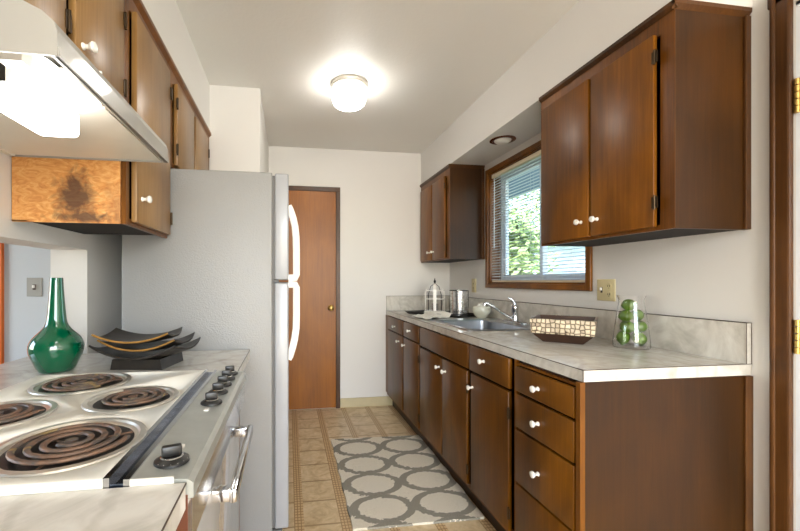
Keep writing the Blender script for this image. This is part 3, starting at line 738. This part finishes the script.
# ------------------------------------------------------------------ RANGE HOOD
HY0, HY1, XH = .692, 1.274, -.375
t = thing('range_hood', 'white under-cabinet range hood lit from below, above the electric range', 'range hood', (-.6, .97, 1.56))
sh = [(XL+.003, 1.687), (-.487, 1.687), (-.455, 1.665), (-.398, 1.638), (-.380, 1.622), (-.375, 1.607), (-.375, 1.566), (-.38, 1.566), (-.3815, 1.604), (-.388, 1.617), (-.404, 1.630), (-.458, 1.656), (-.488, 1.677), (XL+.003, 1.677)]
bm = bmesh.new(); prism(bm, sh, 'y', HY0+.004, HY1-.004)
obj('canopy', bm, 'hood', t)
for a, b in ((HY0, HY0+.0038), (HY1-.0038, HY1)):
    bm = bmesh.new(); prism(bm, [(XL+.003, 1.566), (XL+.003, 1.687), (-.487, 1.687), (-.455, 1.665), (-.398, 1.638), (-.380, 1.622), (-.375, 1.607), (-.375, 1.566)], 'y', a, b)
    obj('side_panel', bm, 'hood', t)
obj('front_lip', Bs((-.376, -.3715, HY0+.002, HY1-.002, 1.566, 1.582), (-.386, -.3765, HY0+.004, HY1-.004, 1.5660, 1.5690)), 'hood', t)
obj('bottom_pan', Bs((XL+.021, -.3945, .902, HY1-.006, 1.570, 1.577), (-.585, -.40, .898, .902, 1.571, 1.650), (XL+.004, XL+.02, HY0+.006, HY1-.006, 1.566, 1.60)), 'enamel', t)  # light on underside put into paler enamel; upturned edge added to catch lens light
obj('grease_filter', B(XL+.03, -.590, HY0+.01, .880, 1.577, 1.590, .002), 'mesh', t, label='silver mesh grease filter')
ll = obj('light_lens', B(-.520, -.440, .765, .900, 1.500, 1.556, .012, seg=3), 'hoodlens', t, True, label='glowing white lamp lens')
bm = bmesh.new(); lathe(bm, [(0, 0), (.014, 0), (.014, .02), (.028, .05), (.030, .075), (.022, .098), (0, .106)], (-.48, .775, 1.605), 20, 'y'); obj('bulb', bm, 'hoodlens', t, True, label='glowing light bulb')
obj('lamp_socket', B(-.50, -.46, .745, .775, 1.58, 1.63), 'white_pl', t)

# ------------------------------------------------------------------ LEFT UPPER CABINETS
XC = -.50
def upper_left(y0, y1, z0, label, doors, kz, side='side', knobs=True):
    t = thing('wall_cabinet', label, 'cabinet', (-.66, (y0+y1)/2, z0), 'wall cabinets on the left')
    x0 = XL+.003
    carcass(t, x0, XC-.0145, y0+.008, y1-.0008, z0+.012, 2.1315, 'inside', 1)
    fb = [(XC-.014, XC, y0+.001, doors[0][0]-.012, z0, 2.1315), (XC-.014, XC, doors[-1][1]+.010, y1-.001, z0, 2.1315), (XC-.014, XC, doors[0][0]-.012, doors[-1][1]+.010, 2.055, 2.1315), (XC-.014, XC, doors[0][0]-.012, doors[-1][1]+.010, z0, z0+.02)]
    obj('face_frame', Bs(*fb), 'frame' if z0 > 1.5 else 'frame', t)
    bm = bmesh.new(); prism(bm, [(XC, 2.105), (XC+.014, 2.118), (XC+.014, 2.1315), (XC, 2.1315)], 'y', y0, y1); obj('crown_trim', bm, 'frame', t)
    for (a, b, ky, hy) in doors:
        front(t, 'door', XC+.018, .0175, a, b, z0+.012, 2.06, 'cabL', (ky, kz), (z0+.08, 1.97), hy, sgn=1)
    return t
upper_left(.10, .664, 1.374, 'left wall cabinet nearest the camera, before the range hood', [(.11, .380, .35, .105), (.392, .650, .42, .656)], 1.45)
upper_left(.665, 1.279, 1.690, 'short wall cabinet directly above the range hood', [(.670, .925, .70, .93), (.962, 1.222, .992, 1.228)], 1.752)
t = upper_left(1.280, 1.690, 1.374, 'tall wall cabinet left of the refrigerator with a bare stained orange side', [(1.318, 1.672, 1.362, 1.678)], 1.468)
obj('end_panel', Bs((-.775, XC-.016, 1.2802, 1.2875, 1.380, 1.70)), 'stain', t, label='bare orange plywood side with dark smoke stains')
obj('end_trim', Bs((XL+.003, -.775, 1.2801, 1.2875, 1.376, 1.70), (XL+.003, XC-.016, 1.2801, 1.2875, 1.3745, 1.380)), 'stain', t)
upper_left(1.692, 2.536, 1.690, 'wide short wall cabinet above the refrigerator', [(1.775, 2.075, 2.045, 1.768), (2.110, 2.425, 2.14, 2.432)], 1.742)

# ------------------------------------------------------------------ FRIDGE
FY0, FY1, FZ = 1.696, 2.44, 1.668
t = thing('refrigerator', 'white top-freezer refrigerator with pebbled side, left of the pantry door', 'refrigerator', (-.35, 2.07, 0))
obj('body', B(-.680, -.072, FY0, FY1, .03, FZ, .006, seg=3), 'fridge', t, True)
obj('gasket', B(-.0718, -.062, FY0+.01, FY1-.01, .12, FZ-.012), 'grey', t)
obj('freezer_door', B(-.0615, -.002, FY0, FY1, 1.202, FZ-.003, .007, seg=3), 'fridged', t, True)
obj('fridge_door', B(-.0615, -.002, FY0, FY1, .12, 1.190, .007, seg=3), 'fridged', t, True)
obj('center_hinge', Bs((-.066, -.045, FY0-.004, FY0+.05, 1.191, 1.2015)), 'black', t)
obj('base_grille', B(-.0715, -.03, FY0+.01, FY1-.01, .03, .11), 'grey', t)
def fh(zs):
    bm = bmesh.new(); y = FY0+.035; zs = [(x*.78, z) for x, z in zs]
    pts = [(x, y, z) for x, z in zs]; tube(bm, pts, [.010]*len(pts), 10, sq=1.6); return bm
obj('freezer_handle', fh([(-.004, 1.53), (.006, 1.515), (.022, 1.48), (.034, 1.44), (.040, 1.39), (.042, 1.33), (.042, 1.225), (.038, 1.212), (-.004, 1.210)]), 'white_pl', t, True)
obj('fridge_handle', fh([(-.004, 1.182), (.038, 1.180), (.042, 1.168), (.042, 1.05), (.040, .985), (.032, .94), (.020, .90), (.006, .865), (-.004, .85)]), 'white_pl', t, True)
obj('cabinet_foot', Bs((-.66, -.62, FY0+.02, FY0+.06, 0, .03), (-.12, -.08, FY0+.02, FY0+.06, 0, .03), (-.66, -.62, FY1-.06, FY1-.02, 0, .03), (-.12, -.08, FY1-.06, FY1-.02, 0, .03)), 'black', t)

# ------------------------------------------------------------------ RUG
bm = bmesh.new()
nx, ny = 30, 44; G = [[None]*(ny+1) for _ in range(nx+1)]
for i in range(nx+1):
    for j in range(ny+1):
        u, v = i/nx, j/ny
        x = .312+.668*u-.010*(1-v)+.012*u*v; y = 1.815+1.055*v-.02*u*(1 if v > .5 else .2)
        x += .003*math.sin(j*.7)*(1 if i in (0, nx) else 0)
        G[i][j] = bm.verts.new((x, y, .012+.0012*math.sin(i*.9)*math.cos(j*.6)))
for i in range(nx):
    for j in range(ny): bm.faces.new((G[i][j], G[i+1][j], G[i+1][j+1], G[i][j+1]))
ext = bmesh.ops.extrude_face_region(bm, geom=bm.faces[:])
for v in [g for g in ext['geom'] if isinstance(g, bmesh.types.BMVert)]: v.co.z = .001
tag(obj('rug', bm, 'rug', None, True), 'cream rug with grey trellis pattern on the tiled floor along the right cabinets', 'rug')

# ------------------------------------------------------------------ OBJECTS ON THE LEFT COUNTER
gx, gy = -.745, 1.372
pf = [(0, 0), (.046, 0), (.049, .004), (.060, .025), (.072, .055), (.076, .078), (.072, .098), (.061, .115), (.044, .131), (.032, .146), (.027, .165), (.0238, .20), (.0205, .25), (.0172, .300), (.0178, .303), (.0145, .303), (.015, .29), (.019, .20), (.027, .15), (.05, .112), (.066, .08), (.045, .012), (0, .010)]
bm = bmesh.new(); lathe(bm, [(r, h+ZL) for r, h in pf], (gx, gy, 0), 56)
o = obj('vase', bm, 'green', None, True); tag(o, 'glossy emerald green bottle vase with long neck on the left counter', 'vase')
md = o.modifiers.new('s', 'SUBSURF'); md.levels = 1; md.render_levels = 1

def dish(cx, cy, hx, hy, z0, lift, rot, label, foot=False):
    t = thing('curved_dish', label, 'dish', (cx, cy, z0), 'stack of dark curved dishes', rot)
    def grid(dz, e=0):
        bm = bmesh.new(); n, m = 24, 14; th = .006
        V = []
        for s in (1, 0):
            L = []
            for i in range(n+1):
                row = []
                for j in range(m+1):
                    u, v = -1+2*i/n, -1+2*j/m
                    z = lift*(abs(u)**2.0)*(.82+.30*v*v)+.010*v*v - (0 if s else th)
                    row.append(bm.verts.new((u*hx*(1-.06*v*v), v*hy*(1-.05*u*u), z+th)))
                L.append(row)
            V.append(L)
        for L, f in ((V[0], 1), (V[1], -1)):
            for i in range(n):
                for j in range(m):
                    q = (L[i][j], L[i+1][j], L[i+1][j+1], L[i][j+1]); bm.faces.new(q if f > 0 else q[::-1])
        bd = [(i, 0) for i in range(n+1)]+[(n, j) for j in range(1, m+1)]+[(i, m) for i in range(n-1, -1, -1)]+[(0, j) for j in range(m-1, 0, -1)]
        for k in range(len(bd)):
            a, b = bd[k], bd[(k+1) % len(bd)]
            bm.faces.new((V[0][a[0]][a[1]], V[1][a[0]][a[1]], V[1][b[0]][b[1]], V[0][b[0]][b[1]]))
        return bm, bd, n, m
    bm, bd, n, m = grid(0)
    o = obj('dish_body', bm, 'platedk', t, True, local=True)
    if not foot or True:
        pts = []
        for i in range(n+1):
            u, v = -1+2*i/n, -1
            pts.append((u*hx*(1-.06), -hy*(1-.05*u*u)-.0004, lift*u*u*1.12+.010+.0035))
        b = bmesh.new(); tube(b, pts, .0034, 6)
        obj('gold_rim', b, 'gold' if not foot else 'platedk', t, True, local=True)
    if foot:
        b = bmesh.new(); prism(b, [(-.086, -.028), (-.080, .006), (.080, .006), (.086, -.028)], 'y', -.078, .078); obj('foot', b, 'platedk', t, local=True)
    return t
dish(-.482, 1.425, .150, .105, ZL+.0285, .036, math.radians(-10), 'lowest dark curved dish of the stack, standing on a foot on the left counter', True)
dish(-.478, 1.420, .130, .095, ZL+.054, .030, math.radians(-7), 'middle dark curved dish with gold rim in the stack beside the green vase')
dish(-.507, 1.420, .122, .092, ZL+.080, .024, math.radians(0), 'topmost dark curved dish with gold rim in the stack beside the green vase')

# ------------------------------------------------------------------ OBJECTS ON THE RIGHT COUNTER
# mosaic box bowl
t = thing('mosaic_bowl', 'square flared bowl with a cream disc-mosaic band and dark foot on the right counter', 'bowl', (1.290, 1.652, CT1), rot=math.radians(-43))
def sq(h, z): return [(-h, -h, z), (h, -h, z), (h, h, z), (-h, h, z)]
H = .130
bm = bmesh.new(); loft(bm, [sq(H-.006, .043), sq(H, .110), sq(H-.007, .110), sq(H-.014, .045)]); 
obj('mosaic_band', bm, 'mosaic', t, local=True)
bm = bmesh.new(); loft(bm, [sq(.080, .0), sq(H-.007, .043), sq(H-.015, .043), sq(.075, .008)], True, True); obj('foot', bm, 'dkwood', t, local=True)
bm = bmesh.new(); loft(bm, [sq(H-.0072, .1095), sq(H-.0095, .1095), sq(H-.0175, .047), sq(H-.0145, .047)]); obj('lining', bm, 'dkwood', t, local=True)
# limes vase
vx, vy = 1.450, 1.452
t = thing('glass_vase', 'clear flared glass vase full of limes on the right counter', 'vase', (vx, vy, CT1))
pf = [(0, 0), (.064, 0), (.0675, .005), (.0665, .03), (.060, .09), (.052, .15), (.0455, .190), (.0455, .203), (.052, .222), (.0505, .222), (.044, .203), (.044, .190), (.0505, .15), (.0585, .09), (.065, .03), (.064, .010), (0, .008)]
bm = bmesh.new(); lathe(bm, [(r, h+CT1) for r, h in pf], (vx, vy, 0), 48); obj('glass_body', bm, 'glass', t, True)
LM = [(-.036, .0, .052), (.008, -.032, .043), (.044, .012, .047), (-.005, .034, .050), (-.028, -.012, .098), (.030, -.005, .095), (-.018, .010, .146-.003), (.026, -.010, .150), (-.030+.004, .0, .187)]
LM = [(-.0365, .004, .040), (.004, -.0365, .040), (.0365, .006, .040), (-.002, .0375, .040), (-.029, -.013, .087), (.023, -.020, .090), (.006, .029, .088), (-.024, .003, .134), (.024, -.004, .137), (-.010, .002, .181)]
for k, (a, b, c) in enumerate(LM):
    bm = bmesh.new(); r = .0254
    lathe(bm, [(0, -r*1.16), (r*.12, -r*1.12), (r*.45, -r*.93), (r*.8, -r*.6), (r*.97, -r*.2), (r*.97, r*.2), (r*.8, r*.6), (r*.45, r*.93), (r*.15, r*1.12), (0, r*1.2)], (0, 0, 0), 20)
    if k < 4: rot = Matrix.Rotation(PI/2, 4, 'X') @ Matrix.Rotation(0, 4, 'Y'); rot = Matrix.Rotation([.1, -.15, .12, .2][k], 4, 'Y')
    else: rot = Matrix.Rotation([.9, 2.0, .3, 1.1, 2.6, .7][k-4], 4, 'Z') @ Matrix.Rotation(1.35, 4, 'X')
    rot = Matrix.Scale(1, 4) @ rot
    bm.transform(Matrix.Translation((vx+a, vy+b, CT1+c)) @ rot)
    o = obj('lime', bm, 'lime', None, True)
    LB = ['green lime at the bottom left of the glass vase', 'green lime at the bottom front of the glass vase', 'green lime at the bottom right of the glass vase', 'green lime at the bottom back of the glass vase, mostly hidden',
          'green lime in the second layer of the vase, left side', 'green lime in the second layer of the vase, right front', 'green lime in the second layer of the vase, behind the others',
          'green lime in the third layer of the vase, left side', 'green lime in the third layer of the vase, right side', 'topmost green lime in the glass vase']
    tag(o, LB[k], 'lime', 'limes in the glass vase')

# black tray
t = thing('serving_tray', 'black serving tray under the white lantern at the far end of the right counter', 'tray', (1.255, 3.057, CT1), rot=math.radians(-60))
def rc(a, b, z): return [(-a, -b, z), (a, -b, z), (a, b, z), (-a, b, z)]
bm = bmesh.new(); loft(bm, [rc(.258, .118, 0), rc(.28, .14, .022), rc(.272, .132, .022), rc(.25, .112, .006)], True, True)
obj('tray_body', bm, 'black', t, local=True)
zt2 = CT1+.0065
# white lantern
qx, qy = 1.235, 3.150
t = thing('lantern', 'white arched wire-cage lantern with a top finial on the black tray', 'lantern', (qx, qy, zt2))
R = .080
bm = bmesh.new(); lathe(bm, [(0, 0), (R+.010, 0), (R+.010, .022), (R-.01, .028), (0, .028)], (qx, qy, zt2), 32); obj('base', bm, 'white_pl', t, True)
for k in range(4):
    a = k*PI/2-math.radians(21.4); b = bmesh.new(); pts = [(R, .02), (R, .16)]+[(R*math.cos(q*PI/16), .16+.095*math.sin(q*PI/16)) for q in range(1, 8)]+[(.006, .256)]
    ca, sa = math.cos(a), math.sin(a); wv = .0125
    verts = []
    for (r, z) in pts:
        r2 = max(r-.005, .001)
        verts.append([b.verts.new((qx+rr*ca-s*wv*sa, qy+rr*sa+s*wv*ca, zt2+z)) for rr, s in ((r, -1), (r, 1), (r2, 1), (r2, -1))])
    for p, q in zip(verts, verts[1:]):
        for i in range(4): b.faces.new((p[i], p[(i+1) % 4], q[(i+1) % 4], q[i]))
    b.faces.new(verts[0]); b.faces.new(verts[-1])
    obj('arched_rib', b, 'white_pl', t)
for z in (.125, .195):
    rr = R+.001 if z < .16 else R*.93
    b = bmesh.new(); lathe(b, [(rr, z-.004), (rr+.003, z-.004), (rr+.003, z+.004), (rr, z+.004)], (qx, qy, zt2), 32, close=True); obj('band', b, 'white_pl', t)
b = bmesh.new()
for k in range(4):
    a = k*PI/2+PI/4-.37; tube(b, [(qx+R*.95*math.cos(a), qy+R*.95*math.sin(a), zt2+.02), (qx+R*.95*math.cos(a), qy+R*.95*math.sin(a), zt2+.16), (qx+R*.6*math.cos(a), qy+R*.6*math.sin(a), zt2+.23), (qx, qy, zt2+.256)], .0025, 6)
obj('wire_cage', b, 'black', t, True)
b = bmesh.new(); lathe(b, [(0, .25), (.010, .252), (.006, .262), (.011, .270), (.008, .280), (.003, .288), (.005, .296), (0, .300)], (qx, qy, zt2), 16); obj('finial', b, 'black', t, True)
b = bmesh.new(); lathe(b, [(0, 0), (.030, 0), (.030, .055), (0, .057)], (qx, qy, zt2+.029), 20); obj('candle_cup', b, 'chrome', t, True)
# metal canister
qx, qy = 1.385, 3.000
t = thing('hurricane_holder', 'silver mercury-glass candle holder with dark rim, behind the white cloth on the tray', 'candle holder', (qx, qy, zt2))
b = bmesh.new(); lathe(b, [(0, 0), (.068, 0), (.070, .01), (.068, .06), (.073, .200), (.0705, .200), (.0655, .06), (.064, .008), (0, .008)], (qx, qy, zt2), 32); obj('glass_cylinder', b, 'mercury', t, True)
b = bmesh.new(); lathe(b, [(.0735, .195), (.0765, .195), (.0765, .202), (.0735, .202)], (qx, qy, zt2), 32, close=True)
lathe(b, [(.0705, .0), (.074, .0), (.074, .008), (.0705, .008)], (qx, qy, zt2), 32, close=True)
for k in range(4):
    a = k*PI/2+.9; tube(b, [(qx+.0745*math.cos(a), qy+.0745*math.sin(a), zt2+.004), (qx+.0755*math.cos(a), qy+.0755*math.sin(a), zt2+.198)], .0022, 6)
obj('wire_frame', b, 'black', t, True)
# bowl with ruffled flower
qx, qy = 1.462, 2.775
t = thing('potpourri_bowl', 'pale round ceramic bowl holding cream petals, left of the faucet', 'bowl', (qx, qy, CT1))
b = bmesh.new(); lathe(b, [(0, 0), (.032, 0), (.05, .018), (.066, .045), (.069, .068), (.062, .088), (.059, .088), (.065, .066), (.06, .045), (.03, .012), (0, .01)], (qx, qy, CT1+.0005), 40); obj('bowl_body', b, 'bowlw', t, True)
b = bmesh.new()
for k in range(26):
    a = random.uniform(0, 6.28); r = random.uniform(0, .042); c = Vector((qx+r*math.cos(a), qy+r*math.sin(a), CT1+.078+random.uniform(0, .034)*(1-r/.06)))
    b2 = bmesh.new(); bmesh.ops.create_uvsphere(b2, u_segments=10, v_segments=6, radius=.016)
    for v in b2.verts: v.co.z *= .35; v.co.z += (v.co.x**2+v.co.y**2)*22
    merge(b, b2, Matrix.Translation(c) @ Matrix.Rotation(a, 4, 'Z') @ Matrix.Rotation(random.uniform(.2, 1.2), 4, 'Y'))
obj('petals', b, 'cloth', t, True)
# white cloth draped over the tray edge
b = bmesh.new(); n, m = 26, 16; L = []
cor = [Vector((.942, 2.88, 0)), Vector((.990, 2.61, 0)), Vector((1.265, 2.85, 0)), Vector((1.130, 3.06, 0))]
tc, ta = Vector((1.255, 3.057)), math.radians(-60)
for i in range(n+1):
    row = []
    for j in range(m+1):
        u, v = i/n, j/m; p = (cor[0]*(1-u)+cor[1]*u)*(1-v)+(cor[3]*(1-u)+cor[2]*u)*v
        dx, dy = p.x-tc.x, p.y-tc.y; lx2 = dx*math.cos(-ta)-dy*math.sin(-ta); ly2 = dx*math.sin(-ta)+dy*math.cos(-ta)
        ins = max(0, min(1, min((.293-abs(lx2))/.03, (.153-abs(ly2))/.03)))
        rim = max(0, min(1, (p.x-.985)/.02))*max(0, min(1, (2.715-p.y)/.02))
        z = CT1+.003+.023*ins+.009*rim*(1-ins)+.0035*(1+math.sin(u*14+v*4))*.8+.003*(1+math.sin(v*17+u*5))
        row.append(b.verts.new((p.x+.006*math.sin(v*11), p.y+.008*math.sin(u*9+v*2), z)))
    L.append(row)
for i in range(n):
    for j in range(m): b.faces.new((L[i][j], L[i+1][j], L[i+1][j+1], L[i][j+1]))
ex = bmesh.ops.extrude_face_region(b, geom=b.faces[:])
for v in [g for g in ex['geom'] if isinstance(g, bmesh.types.BMVert)]: v.co.z += .004
tag(obj('tea_towel', b, 'cloth', None, True), 'white cloth lying rumpled over the front edge of the black tray', 'towel')
